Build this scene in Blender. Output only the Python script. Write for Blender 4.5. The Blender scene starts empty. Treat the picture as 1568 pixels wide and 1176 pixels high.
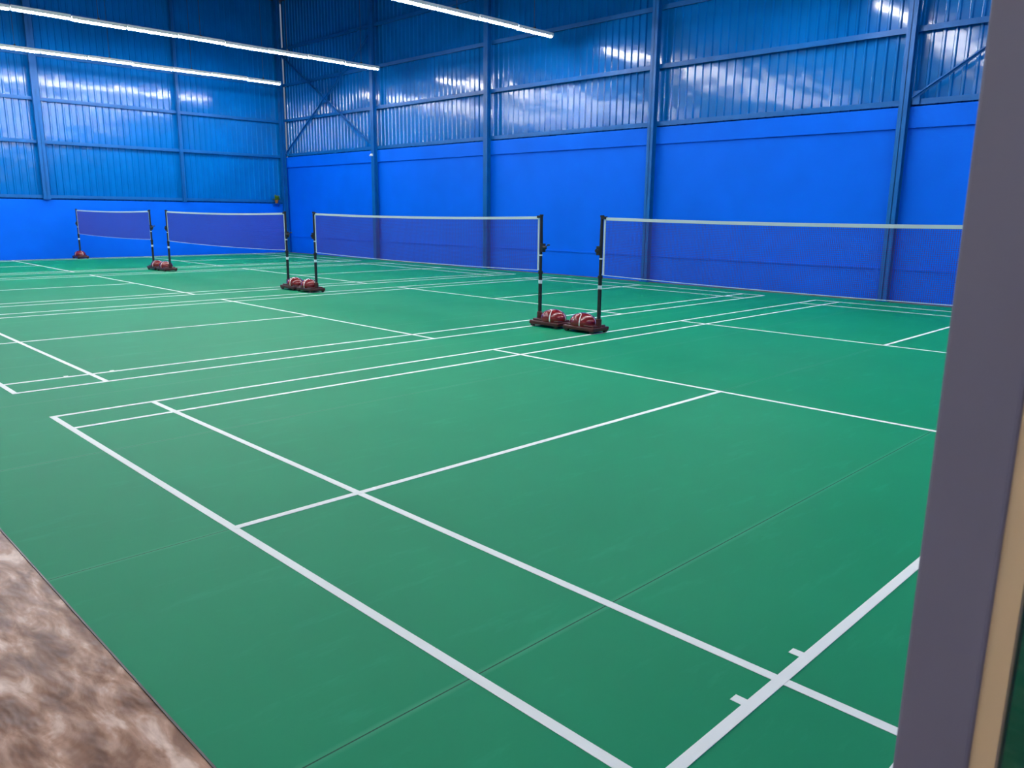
import bpy, bmesh, math, random
from mathutils import Vector, Matrix
random.seed(7)
sc=bpy.context.scene
sc.view_settings.view_transform='Standard'
sc.view_settings.look='None'
sc.view_settings.exposure=0.16

# ------------------------------------------------------------ materials
def mat(name,col,rough=.5,spec=.5,metal=0,noise=0,nscale=3,bump=0,bscale=40,bdist=.01,stretch=(1,1,1),coat=0):
    m=bpy.data.materials.new(name);m.use_nodes=True
    nt=m.node_tree;N=nt.nodes;L=nt.links
    b=N['Principled BSDF'];b.inputs['Base Color'].default_value=(*col,1)
    b.inputs['Roughness'].default_value=rough;b.inputs['Metallic'].default_value=metal
    b.inputs['Specular IOR Level'].default_value=spec
    b.inputs['Coat Weight'].default_value=coat
    tc=N.new('ShaderNodeTexCoord');mp=N.new('ShaderNodeMapping');mp.inputs['Scale'].default_value=stretch
    L.new(tc.outputs['Object'],mp.inputs['Vector'])
    if noise:
        n=N.new('ShaderNodeTexNoise');n.inputs['Scale'].default_value=nscale;n.inputs['Detail'].default_value=2
        L.new(mp.outputs[0],n.inputs['Vector'])
        r=N.new('ShaderNodeMapRange');r.inputs[1].default_value=.3;r.inputs[2].default_value=.7
        r.inputs[3].default_value=1-noise;r.inputs[4].default_value=1+noise
        L.new(n.outputs['Fac'],r.inputs[0])
        v=N.new('ShaderNodeVectorMath');v.operation='SCALE';v.inputs[0].default_value=col
        L.new(r.outputs[0],v.inputs['Scale']);L.new(v.outputs[0],b.inputs['Base Color'])
    if bump:
        n=N.new('ShaderNodeTexNoise');n.inputs['Scale'].default_value=bscale;n.inputs['Detail'].default_value=1
        L.new(mp.outputs[0],n.inputs['Vector'])
        bp=N.new('ShaderNodeBump');bp.inputs['Strength'].default_value=bump;bp.inputs['Distance'].default_value=bdist
        L.new(n.outputs['Fac'],bp.inputs['Height']);L.new(bp.outputs[0],b.inputs['Normal'])
    return m

M_mason=mat('blue_painted_plaster',(.0,.138,.87),.5,.09,noise=.05,nscale=.8,bump=.25,bscale=30,bdist=.004)
M_sheet=mat('blue_corrugated_steel',(.0,.150,.52),.14,.50,noise=.08,nscale=1.2,bump=.5,bscale=2.2,bdist=.02)
M_steel=mat('blue_painted_steel',(.0,.115,.42),.4,.3,noise=.08)
M_roof=mat('dark_blue_roof_sheet',(.003,.03,.10),.5,.3)
M_line=mat('white_court_line_paint',(.94,.97,.94),.7,.2,noise=.02,nscale=8)
M_black=mat('black_powder_coat',(.012,.012,.016),.4,.5)
M_tape=mat('white_net_tape',(.66,.76,.84),.6,.3)
M_net=mat('purple_net_cord',(.09,.040,.23),.8,.2)
M_mar=mat('maroon_plastic',(.17,.006,.010),.22,.6,noise=.15,nscale=10)
M_mard=mat('dark_maroon_base',(.06,.005,.007),.4,.5,noise=.15,nscale=10)
M_white=mat('white_plastic',(.8,.8,.8),.4,.5)
M_alu=mat('grey_aluminium',(.185,.185,.255),.5,.4,noise=.05,nscale=5)
M_bead=mat('cream_bead',(.76,.58,.34),.5,.4,noise=.06,nscale=6)
M_leaf=mat('leaf_green',(.12,.25,.02),.6,.3,noise=.3,nscale=20)
M_pot=mat('terracotta_pot',(.25,.10,.03),.7,.3,noise=.1,nscale=20)
M_conc=mat('concrete_floor',(.16,.10,.07),.8,.3,noise=.25,nscale=3)
M_near=mat('cream_wall_paint',(.62,.60,.58),.7,.3)

def mk_green():
    m=bpy.data.materials.new('green_pvc_mat');m.use_nodes=True
    N=m.node_tree.nodes;L=m.node_tree.links;b=N['Principled BSDF']
    tc=N.new('ShaderNodeTexCoord');sx=N.new('ShaderNodeSeparateXYZ');L.new(tc.outputs['Object'],sx.inputs[0])
    def mth(op,a,bb=None):
        n=N.new('ShaderNodeMath');n.operation=op
        for i,v in enumerate((a,bb)):
            if v is None: continue
            if isinstance(v,(int,float)): n.inputs[i].default_value=v
            else: L.new(v,n.inputs[i])
        return n.outputs[0]
    t=mth('DIVIDE',mth('ADD',sx.outputs['Y'],1.22),1.83)
    t=mth('FRACT',mth('ADD',t,100.5))
    d=mth('MULTIPLY',mth('ABSOLUTE',mth('SUBTRACT',t,.5)),1.83)
    dark=mth('LESS_THAN',d,.0028)
    n1=N.new('ShaderNodeTexNoise');n1.inputs['Scale'].default_value=.9;n1.inputs['Detail'].default_value=3;L.new(tc.outputs['Object'],n1.inputs[0])
    n2=N.new('ShaderNodeTexNoise');n2.inputs['Scale'].default_value=3.5;n2.inputs['Detail'].default_value=5;n2.inputs['Roughness'].default_value=.7
    mp=N.new('ShaderNodeMapping');mp.inputs['Rotation'].default_value=(0,0,.6);mp.inputs['Scale'].default_value=(.5,2.2,1)
    L.new(tc.outputs['Object'],mp.inputs[0]);L.new(mp.outputs[0],n2.inputs[0])
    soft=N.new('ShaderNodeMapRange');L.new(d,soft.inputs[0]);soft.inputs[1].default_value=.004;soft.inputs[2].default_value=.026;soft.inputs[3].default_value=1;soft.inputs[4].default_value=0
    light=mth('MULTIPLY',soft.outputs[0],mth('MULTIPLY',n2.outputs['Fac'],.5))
    mix=N.new('ShaderNodeMixRGB');mix.inputs[1].default_value=(.003,.232,.103,1);mix.inputs[2].default_value=(.005,.282,.128,1)
    L.new(n1.outputs['Fac'],mix.inputs[0])
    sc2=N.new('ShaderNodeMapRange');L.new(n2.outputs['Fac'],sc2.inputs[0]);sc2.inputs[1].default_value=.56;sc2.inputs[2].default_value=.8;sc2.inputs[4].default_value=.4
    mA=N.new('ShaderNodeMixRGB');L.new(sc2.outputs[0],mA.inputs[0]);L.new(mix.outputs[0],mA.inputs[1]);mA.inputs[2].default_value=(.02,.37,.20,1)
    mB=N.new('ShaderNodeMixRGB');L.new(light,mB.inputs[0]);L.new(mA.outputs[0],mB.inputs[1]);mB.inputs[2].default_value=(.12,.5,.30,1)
    mC=N.new('ShaderNodeMixRGB');L.new(mth('MULTIPLY',dark,.9),mC.inputs[0]);L.new(mB.outputs[0],mC.inputs[1]);mC.inputs[2].default_value=(.004,.04,.025,1)
    L.new(mC.outputs[0],b.inputs['Base Color'])
    b.inputs['Roughness'].default_value=.56;b.inputs['Specular IOR Level'].default_value=.10
    n3=N.new('ShaderNodeTexNoise');n3.inputs['Scale'].default_value=2.2;n3.inputs['Detail'].default_value=1;L.new(tc.outputs['Object'],n3.inputs[0])
    bp=N.new('ShaderNodeBump');bp.inputs['Strength'].default_value=.12;bp.inputs['Distance'].default_value=.02;L.new(n3.outputs['Fac'],bp.inputs['Height'])
    L.new(bp.outputs[0],b.inputs['Normal'])
    return m
M_green=mk_green()

def mk_brown():
    m=bpy.data.materials.new('mottled_brown_tile');m.use_nodes=True
    N=m.node_tree.nodes;L=m.node_tree.links;b=N['Principled BSDF']
    tc=N.new('ShaderNodeTexCoord');mp=N.new('ShaderNodeMapping');mp.inputs['Rotation'].default_value=(0,0,math.radians(45));mp.inputs['Scale'].default_value=(3.0,1.1,1)
    L.new(tc.outputs['Object'],mp.inputs[0])
    n=N.new('ShaderNodeTexNoise');n.inputs['Scale'].default_value=3.4;n.inputs['Detail'].default_value=6;n.inputs['Roughness'].default_value=.55;n.inputs['Distortion'].default_value=.5
    L.new(mp.outputs[0],n.inputs[0])
    cr=N.new('ShaderNodeValToRGB');e=cr.color_ramp.elements
    e[0].position=.34;e[0].color=(.14,.05,.024,1);e[1].position=.68;e[1].color=(.82,.60,.48,1)
    k=e.new(.46);k.color=(.26,.115,.062,1);k=e.new(.56);k.color=(.46,.25,.16,1)
    L.new(n.outputs['Fac'],cr.inputs[0]);L.new(cr.outputs[0],b.inputs['Base Color'])
    n2=N.new('ShaderNodeTexNoise');n2.inputs['Scale'].default_value=5;n2.inputs['Detail'].default_value=2;L.new(mp.outputs[0],n2.inputs[0])
    bp=N.new('ShaderNodeBump');bp.inputs['Strength'].default_value=.5;bp.inputs['Distance'].default_value=.03;L.new(n2.outputs['Fac'],bp.inputs['Height'])
    L.new(bp.outputs[0],b.inputs['Normal']);b.inputs['Roughness'].default_value=.35;b.inputs['Specular IOR Level'].default_value=.2
    return m
M_brown=mk_brown()

def mk_emit(name,col,s):
    m=bpy.data.materials.new(name);m.use_nodes=True;N=m.node_tree.nodes
    b=N['Principled BSDF'];b.inputs['Base Color'].default_value=(1,1,1,1)
    b.inputs['Emission Color'].default_value=(*col,1);b.inputs['Emission Strength'].default_value=s
    return m
M_led=mk_emit('led_tube_glow',(.95,.98,1.0),120)
M_fill=mk_emit('fill_tube_glow',(1,.95,.90),40)  # glow of the added fill lamps behind the camera

def mk_glass():
    m=bpy.data.materials.new('clear_glass');m.use_nodes=True;N=m.node_tree.nodes;L=m.node_tree.links
    out=N['Material Output'];N.remove(N['Principled BSDF'])
    t=N.new('ShaderNodeBsdfTransparent');t.inputs[0].default_value=(.40,.48,.48,1)
    g=N.new('ShaderNodeBsdfGlossy');g.inputs['Roughness'].default_value=.02
    f=N.new('ShaderNodeFresnel');f.inputs[0].default_value=1.45
    mx=N.new('ShaderNodeMixShader');L.new(f.outputs[0],mx.inputs[0]);L.new(t.outputs[0],mx.inputs[1]);L.new(g.outputs[0],mx.inputs[2]);L.new(mx.outputs[0],out.inputs[0])
    return m
M_glass=mk_glass()

# ------------------------------------------------------------ mesh helpers
def newobj(name,bm,mats,parent=None,loc=(0,0,0),smooth=False,bevel=0):
    me=bpy.data.meshes.new(name)
    bmesh.ops.recalc_face_normals(bm,faces=bm.faces)
    bm.to_mesh(me);bm.free()
    for m in mats: me.materials.append(m)
    if smooth:
        for p in me.polygons: p.use_smooth=True
    o=bpy.data.objects.new(name,me);bpy.context.collection.objects.link(o)
    o.location=loc
    if parent: o.parent=parent
    if bevel:
        b=o.modifiers.new('bevel','BEVEL');b.width=bevel;b.segments=2;b.limit_method='ANGLE'
    return o
def empty(name,loc=(0,0,0)):
    e=bpy.data.objects.new(name,None);bpy.context.collection.objects.link(e);e.location=loc;e.empty_display_size=.2;return e
def box(bm,x0,x1,y0,y1,z0,z1,mi=0):
    v=[bm.verts.new(p) for p in ((x0,y0,z0),(x1,y0,z0),(x1,y1,z0),(x0,y1,z0),(x0,y0,z1),(x1,y0,z1),(x1,y1,z1),(x0,y1,z1))]
    for f in ((3,2,1,0),(4,5,6,7),(0,1,5,4),(1,2,6,5),(2,3,7,6),(3,0,4,7)):
        fc=bm.faces.new([v[i] for i in f]);fc.material_index=mi
def bar(bm,a,b,w,h,mi=0,up=(0,0,1)):
    a=Vector(a);b=Vector(b);d=(b-a).normalized();u=Vector(up)
    s=d.cross(u)
    if s.length<1e-4: s=d.cross(Vector((1,0,0)))
    s.normalize();u=s.cross(d)
    pts=[]
    for c in (a,b):
        for i,j in ((-1,-1),(1,-1),(1,1),(-1,1)): pts.append(bm.verts.new(c+s*i*w/2+u*j*h/2))
    for f in ((3,2,1,0),(4,5,6,7),(0,1,5,4),(1,2,6,5),(2,3,7,6),(3,0,4,7)):
        fc=bm.faces.new([pts[i] for i in f]);fc.material_index=mi
def cyl(bm,a,b,r,mi=0,seg=16,r2=None,caps=True):
    a=Vector(a);b=Vector(b);d=(b-a);l=d.length
    q=Vector((0,0,1)).rotation_difference(d.normalized()).to_matrix().to_4x4()
    Mx=Matrix.Translation((a+b)/2)@q
    r=bmesh.ops.create_cone(bm,cap_ends=caps,segments=seg,radius1=r,radius2=r if r2 is None else r2,depth=l,matrix=Mx)
    for v in r['verts']:
        for f in v.link_faces: f.material_index=mi

XW=14.44; YW=21.95; YR=-13.0; XN=-4.6; H=9.2
# ------------------------------------------------------------ floors
bm=bmesh.new();box(bm,XN,XW+.3,YR,YW+.3,-.25,-.008);newobj('floor',bm,[M_conc])
bm=bmesh.new();box(bm,XN,-.858,YR,YW,-.0079,-.003);newobj('floor_tile_walkway',bm,[M_brown])
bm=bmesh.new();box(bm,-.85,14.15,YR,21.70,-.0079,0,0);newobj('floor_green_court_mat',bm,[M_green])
bm=bmesh.new();box(bm,-.8575,-.8505,YR,21.70,-.0079,.0005);newobj('trim_1',bm,[M_black])

# ------------------------------------------------------------ court lines
def court(y0):
    bm=bmesh.new();z0,z1=.0004,.0018
    def r(x0,x1,a,b,z=z1): box(bm,x0,x1,y0+a,y0+b,z0,z)
    h=.0215
    for x in (0,.76,12.64,13.4): r(x-h,x+h,-6.12,.02)
    for x in (4.72,8.68): r(x-h,x+h,-6.12,.02)
    for y in (0,-.46,-5.64,-6.1): r(-.02,13.42,y-h,y+h,.0024)
    for a,b in ((0,4.72),(8.68,13.4)): r(a,b,-3.05-h,-3.05+h,.0024)
    for x in (.53,.95,12.41,12.83): r(x,x+.04,-5.63,-5.575,.0015)
    return newobj('badminton_court_lines',bm,[M_line])
YC=[0,7.2,14.4,21.6]
for y in YC: court(y)

# ------------------------------------------------------------ walls
def rib_profile(length,pitch=.2,depth=.032):
    pts=[];n=int(length/pitch)
    for i in range(n):
        s=i*pitch
        pts+= [(s,0),(s+.125,0),(s+.145,depth),(s+.18,depth)]
    pts.append((length,0));return pts
def sheet(bm,org,dirv,nrm,length,z0,z1,mi=0,breaks=()):
    P=rib_profile(length);org=Vector(org);dirv=Vector(dirv);nrm=Vector(nrm)
    lo=[bm.verts.new(org+dirv*s+nrm*d+Vector((0,0,z0))) for s,d in P]
    hi=[bm.verts.new(org+dirv*s+nrm*d+Vector((0,0,z1))) for s,d in P]
    for i in range(len(P)-1):
        f=bm.faces.new((lo[i],lo[i+1],hi[i+1],hi[i]));f.material_index=mi
COLS=[15.9,10.4,4.72,-.93,-6.5,-12.1]
bm=bmesh.new()
box(bm,XW,XW+.23,YR,YW+.23,-.008,3.22,0)
box(bm,XW-.05,XW+.23,YR,YW,3.22,3.60,0)
sheet(bm,(XW+.10,YW,0),(0,-1,0),(-1,0,0),YW-YR,3.60,H,1)
box(bm,XW-.02,XW,YR,YW,.60,.63,0)
newobj('wall_far',bm,[M_mason,M_sheet])
bm=bmesh.new()
for z in (3.68,4.95,6.22,7.5):
    box(bm,XW-.04,XW+.06,YR,YW,z-.035,z+.035)
    box(bm,XW-.045,XW-.035,YR,YW,z-.05,z+.05)
newobj('trim_purlins_far',bm,[M_steel])
bm=bmesh.new()
box(bm,XN,XW,YW,YW+.23,-.008,1.86,0)
sheet(bm,(XN,YW+.10,0),(1,0,0),(0,-1,0),XW+.1-XN,1.86,H,1)
newobj('wall_left',bm,[M_mason,M_sheet])
bm=bmesh.new()
for z in (1.95,3.62,4.9,6.2,7.5):
    box(bm,XN,XW-.05,YW-.03,YW+.06,z-.035,z+.035)
    box(bm,XN,XW-.05,YW-.035,YW-.025,z-.05,z+.05)
newobj('trim_purlins_left',bm,[M_steel])
bm=bmesh.new();box(bm,XN-.2,XN,YR,YW+.2,-.25,H);newobj('wall_near',bm,[M_near])
bm=bmesh.new();box(bm,XN,XW+.2,YR-.2,YR,-.25,H);newobj('wall_right',bm,[M_mason])
bm=bmesh.new();box(bm,XN-.2,XW+.3,YR-.2,YW+.3,H,H+.15)
newobj('ceiling',bm,[M_roof])

def column(x,y,h,ax,name='trim_steel_column',w=.16,d=.15,z0=0.0):
    bm=bmesh.new()
    if ax=='x':
        box(bm,x-d,x-d+.014,y-w/2,y+w/2,z0,h); box(bm,x-.014,x,y-w/2,y+w/2,z0,h); box(bm,x-d,x,y-.006,y+.006,z0,h)
        box(bm,x-d-.02,x,y-w/2-.03,y+w/2+.03,z0,z0+.02)
    else:
        box(bm,x-w/2,x+w/2,y-d,y-d+.014,z0,h); box(bm,x-w/2,x+w/2,y-.014,y,z0,h); box(bm,x-.006,x+.006,y-d,y,z0,h)
    return newobj(name,bm,[M_steel])
for y in COLS: column(XW-.05,y,H,'x',z0=-.006)
column(XW-.09,YW-.12,H,'x',z0=-.006)
for x,w in ((5.97,.2),(10.35,.09),(1.6,.09),(-2.7,.2)): column(x,YW-.03,H,'y',w=w,d=.12,z0=1.86)

def brace(ya,yb,z0,z1):
    bm=bmesh.new();x=XW-.08
    for (a,b),xo in ((((ya,z0),(yb,z1)),0),(((ya,z1),(yb,z0)),-.02)):
        bar(bm,(x+xo,a[0],a[1]),(x+xo,b[0],b[1]),.012,.07,up=(0,0,1))
        bar(bm,(x+xo-.03,a[0],a[1]),(x+xo-.03,b[0],b[1]),.06,.01,up=(0,0,1))
    ym,zm=(ya+yb)/2,(z0+z1)/2
    box(bm,x-.03,x+.01,ym-.14,ym+.14,zm-.14,zm+.14)
    for y,z in ((ya,z0),(yb,z1),(ya,z1),(yb,z0)):
        s=.12 if y==yb else -.12
        box(bm,x-.01,x+.006,min(y,y+s),max(y,y+s),z-.12,z+.12)
    newobj('trim_steel_cross_brace',bm,[M_steel])
brace(21.7,16.0,3.75,7.25)
brace(-1.05,-6.4,3.75,7.25)

# ------------------------------------------------------------ LED rows
def led_row(y,xs,xe,z=5.85):
    root=empty('led_tube_light_row',(0,0,0))
    bm=bmesh.new();bt=bmesh.new();bw=bmesh.new()
    L=1.22;x=xe;i=0
    while x>xs:
        x0=x-L+.02; dy=.006*((i*7)%3-1); dz=.008*((i*5)%3-1)
        box(bm,x0,x,y-.06+dy,y+.06+dy,z+.024+dz,z+.06+dz)
        box(bm,x0,x,y-.075+dy,y-.06+dy,z-.012+dz,z+.06+dz)
        box(bm,x0,x,y+.06+dy,y+.075+dy,z-.012+dz,z+.06+dz)
        box(bm,x0-.012,x0+.02,y-.04+dy,y+.04+dy,z-.038+dz,z+.03+dz)
        box(bm,x-.02,x+.012,y-.04+dy,y+.04+dy,z-.038+dz,z+.03+dz)
        cyl(bt,(x0+.02,y+dy,z-.012+dz),(x-.02,y+dy,z-.012+dz),.034,seg=8,caps=False)
        if i%2==0: cyl(bw,(x-L/2,y,z+.06),(x-L/2,y,H-.002),.006,seg=6); box(bw,x-L/2-.02,x-L/2+.02,y-.04,y+.04,z+.055,z+.1)
        x-=L;i+=1
    newobj('fixture_housing',bm,[M_white],root)
    newobj('led_tube',bt,[M_led],root)
    newobj('suspension_wires',bw,[M_black],root)
led_row(19.17,-1.2,12.8)
led_row(14.24,-1.2,13.36)
led_row(7.29,-1.2,13.55)
led_row(.35,-.2,13.4)
led_row(-6.6,3,13.4)
root=empty('added_fill_light')  # unseen lamps added behind the camera to brighten door frame and walkway
bm=bmesh.new();bt=bmesh.new()
for i in range(5):
    y0=-11+i*1.8
    box(bm,XN,XN+.05,y0,y0+1.22,2.95,3.03)
    box(bm,XN+.05,XN+.11,y0,y0+.02,2.955,3.025);box(bm,XN+.05,XN+.11,y0+1.2,y0+1.22,2.955,3.025)
    cyl(bt,(XN+.085,y0+.02,2.99),(XN+.085,y0+1.2,2.99),.028,seg=8,caps=False)
newobj('fill_light_housing',bm,[M_white],root);newobj('fill_light_tube',bt,[M_fill],root)

# ------------------------------------------------------------ nets
def post(root,y,s,n,off=0):
    X=6.7
    bm=bmesh.new()
    cyl(bm,(X,y,.06),(X,y,1.56),.021)
    cyl(bm,(X,y,.06),(X,y,.75),.027)
    cyl(bm,(X,y,.74),(X,y,.78),.034)
    cyl(bm,(X,y,1.55),(X,y,1.575),.028)
    a,b=sorted((y,y-s*.07));box(bm,X-.022,X+.022,a,b,1.525,1.56)
    box(bm,X-.03,X+.03,min(y,y+s*.06),max(y,y+s*.06),1.05,1.17)
    cyl(bm,(X-.04,y+s*.05,1.11),(X+.04,y+s*.05,1.11),.026)
    cyl(bm,(X+.04,y+s*.05,1.11),(X+.04,y+s*.09,1.15),.007,seg=8)
    cyl(bm,(X+.04,y+s*.09,1.15),(X+.08,y+s*.09,1.15),.011,seg=8)
    cyl(bm,(X,y+s*.03,1.17),(X,y+s*.02,1.55),.004,seg=6)
    newobj('post_%d'%n,bm,[M_black],root)
    bm=bmesh.new()
    cyl(bm,(X,y,.60),(X,y,.65),.0285);cyl(bm,(X,y,.995),(X,y,1.015),.0225)
    newobj('post_label_%d'%n,bm,[M_tape],root)
    a,b=sorted((y-s*.05+off,y+s*.50+off))
    bm=bmesh.new()
    box(bm,X-.17,X+.17,a,b,.03,.085)
    box(bm,X-.13,X+.13,a+.03,b-.03,.08,.11)
    cyl(bm,(X,y,.08),(X,y,.2),.04)
    newobj('base_tray_%d'%n,bm,[M_mard],root,bevel=.012)
    bm=bmesh.new()
    for wx in (-.14,.14):
        for wy in (a+.05,b-.05): cyl(bm,(X+wx-.02,wy,.034),(X+wx+.02,wy,.034),.034)
    newobj('base_wheels_%d'%n,bm,[M_black],root)
    bm=bmesh.new()
    cy=y+s*.275+off
    bmesh.ops.create_uvsphere(bm,u_segments=72,v_segments=40,radius=1)
    bmesh.ops.delete(bm,geom=[v for v in bm.verts if v.co.z<-.35],context='VERTS')
    for f in bm.faces:
        c=f.calc_center_median()
        for cx0,cy0 in ((-.95,.55),(.95,-.55)):
            q=math.hypot(c.x-cx0,c.y-cy0)
            if .81<q<.86 : f.material_index=1
    for v in bm.verts: v.co=Vector((X+v.co.x*.165,cy+v.co.y*.20,.125+v.co.z*.13))
    newobj('base_weight_dome_%d'%n,bm,[M_mar,M_white],root,smooth=True)
def net(ya,yb,last=False):
    root=empty('badminton_net',(0,0,.0026))
    X=6.7;post(root,ya,1,1,off=-.22 if last else 0);post(root,yb,-1,2)
    W=ya-yb
    def sag(y): t=(y-yb)/W; return -.03*4*t*(1-t)
    a,b=ya-.05,yb+.05
    bm=bmesh.new();n=int((a-b)/.02);zt,zb=1.545,.79;w=.0026
    NS=10
    for i in range(n+1):
        y=b+(a-b)*i/n; s=sag(y)
        bar(bm,(X,y,zb+s),(X,y,zt+s),w,w)
    for k in range(38):
        z=zb+k*.02
        for j in range(NS):
            y0=b+(a-b)*j/NS;y1=b+(a-b)*(j+1)/NS
            bar(bm,(X,y0,z+sag(y0)),(X,y1,z+sag(y1)),w,w)
    newobj('net_mesh',bm,[M_net],root)
    bm=bmesh.new()
    for j in range(NS):
        y0=b+(a-b)*j/NS;y1=b+(a-b)*(j+1)/NS
        s0,s1=sag(y0),sag(y1)
        bar(bm,(X,y0,1.53+s0),(X,y1,1.53+s1),.010,.038)
        bar(bm,(X,y0,zb+s0),(X,y1,zb+s1),.008,.008)
    for y in (a,b): bar(bm,(X,y,zb),(X,y,1.55),.008,.026,up=(0,1,0))
    for y,p in ((a,ya),(b,yb)):
        bar(bm,(X,y,1.545),(X,p,1.55),.01,.012); bar(bm,(X,y,zb),(X,p,zb+.02),.005,.005)
    newobj('net_tape',bm,[M_tape],root)
for y in YC: net(y,y-6.1,last=(y==21.6))

# ------------------------------------------------------------ small things
bm=bmesh.new();box(bm,XW-.26,XW-.2,15.87,15.93,3.40,3.48);cyl(bm,(XW-.26,15.9,3.43),(XW-.31,15.9,3.41),.025)
newobj('small_white_fixture',bm,[M_white],bevel=.006)  # small white fitting on the column, no glow
root=empty('potted_plant',(13.9,YW-.13,1.87))
bm=bmesh.new();cyl(bm,(0,0,0),(0,0,.13),.05,seg=20,r2=.07)
newobj('pot',bm,[M_pot],root)
bm=bmesh.new();box(bm,-.15,.15,-.08,.095,-.02,0);bar(bm,(-.1,-.06,-.02),(-.1,.09,-.12),.015,.015);bar(bm,(.1,-.06,-.02),(.1,.09,-.12),.015,.015)
newobj('wall_bracket',bm,[M_steel],root)
bm=bmesh.new()
for i in range(60):
    a=random.uniform(0,6.28);l=random.uniform(.1,.26);e=random.uniform(.1,1.2)
    d=Vector((math.cos(a)*math.cos(e),math.sin(a)*math.cos(e)*.35-.15*abs(math.sin(a)),math.sin(e)));s=d.cross(Vector((0,0,1))).normalized()*.03
    o=Vector((0,0,.12));m=o+d*l*.6+Vector((0,0,.02));t=o+d*l
    v=[bm.verts.new(o),bm.verts.new(m+s),bm.verts.new(t),bm.verts.new(m-s)];bm.faces.new(v)
newobj('leaves',bm,[M_leaf],root)

# ------------------------------------------------------------ sliding glass door at the right
root=empty('door_1')
DX0,DX1=-.99,-.95
yl=-6.5305
bm=bmesh.new()
box(bm,DX0,DX1,yl-.057,yl,-.003,2.4)
box(bm,DX0,DX1,yl-1.25,yl-1.193,-.003,2.4)
box(bm,DX0+.002,DX1-.002,yl-1.195,yl-.055,-.003,.09)
box(bm,DX0+.002,DX1-.002,yl-1.195,yl-.055,2.32,2.4)
newobj('door_frame',bm,[M_alu],root,bevel=.003)
bm=bmesh.new()
box(bm,DX0+.006,DX1-.006,yl-.075,yl-.0565,.09,2.32)
box(bm,DX0+.006,DX1-.006,yl-1.1935,yl-1.175,.09,2.32)
newobj('glazing_bead',bm,[M_bead],root)
bm=bmesh.new();box(bm,-.973,-.967,yl-1.177,yl-.073,.09,2.32);newobj('glass_pane',bm,[M_glass],root)

# ------------------------------------------------------------ world
w=bpy.data.worlds.new('World');sc.world=w;w.use_nodes=True
w.node_tree.nodes['Background'].inputs[0].default_value=(.5,.6,.8,1);w.node_tree.nodes['Background'].inputs[1].default_value=.3

# ------------------------------------------------------------ camera
cx,cy,cz,ya,pi_,ro,fp=-1.6692,-6.7249,1.5882,.7861,-.213,.0112,1207.7
f=Vector((math.cos(ya)*math.cos(pi_),math.sin(ya)*math.cos(pi_),math.sin(pi_)))
rt=Vector((math.sin(ya),-math.cos(ya),0));up=rt.cross(f)
r2=rt*math.cos(ro)+up*math.sin(ro);u2=-rt*math.sin(ro)+up*math.cos(ro)
cam=bpy.data.cameras.new('camera');co=bpy.data.objects.new('camera',cam);bpy.context.collection.objects.link(co)
cam.sensor_width=36;cam.lens=fp/1568*36
cam.dof.use_dof=True;cam.dof.focus_distance=9;cam.dof.aperture_fstop=16
cam.clip_start=.05;cam.clip_end=200
Mx=Matrix(((r2.x,u2.x,-f.x,cx),(r2.y,u2.y,-f.y,cy),(r2.z,u2.z,-f.z,cz),(0,0,0,1)))
co.matrix_world=Mx
sc.camera=co
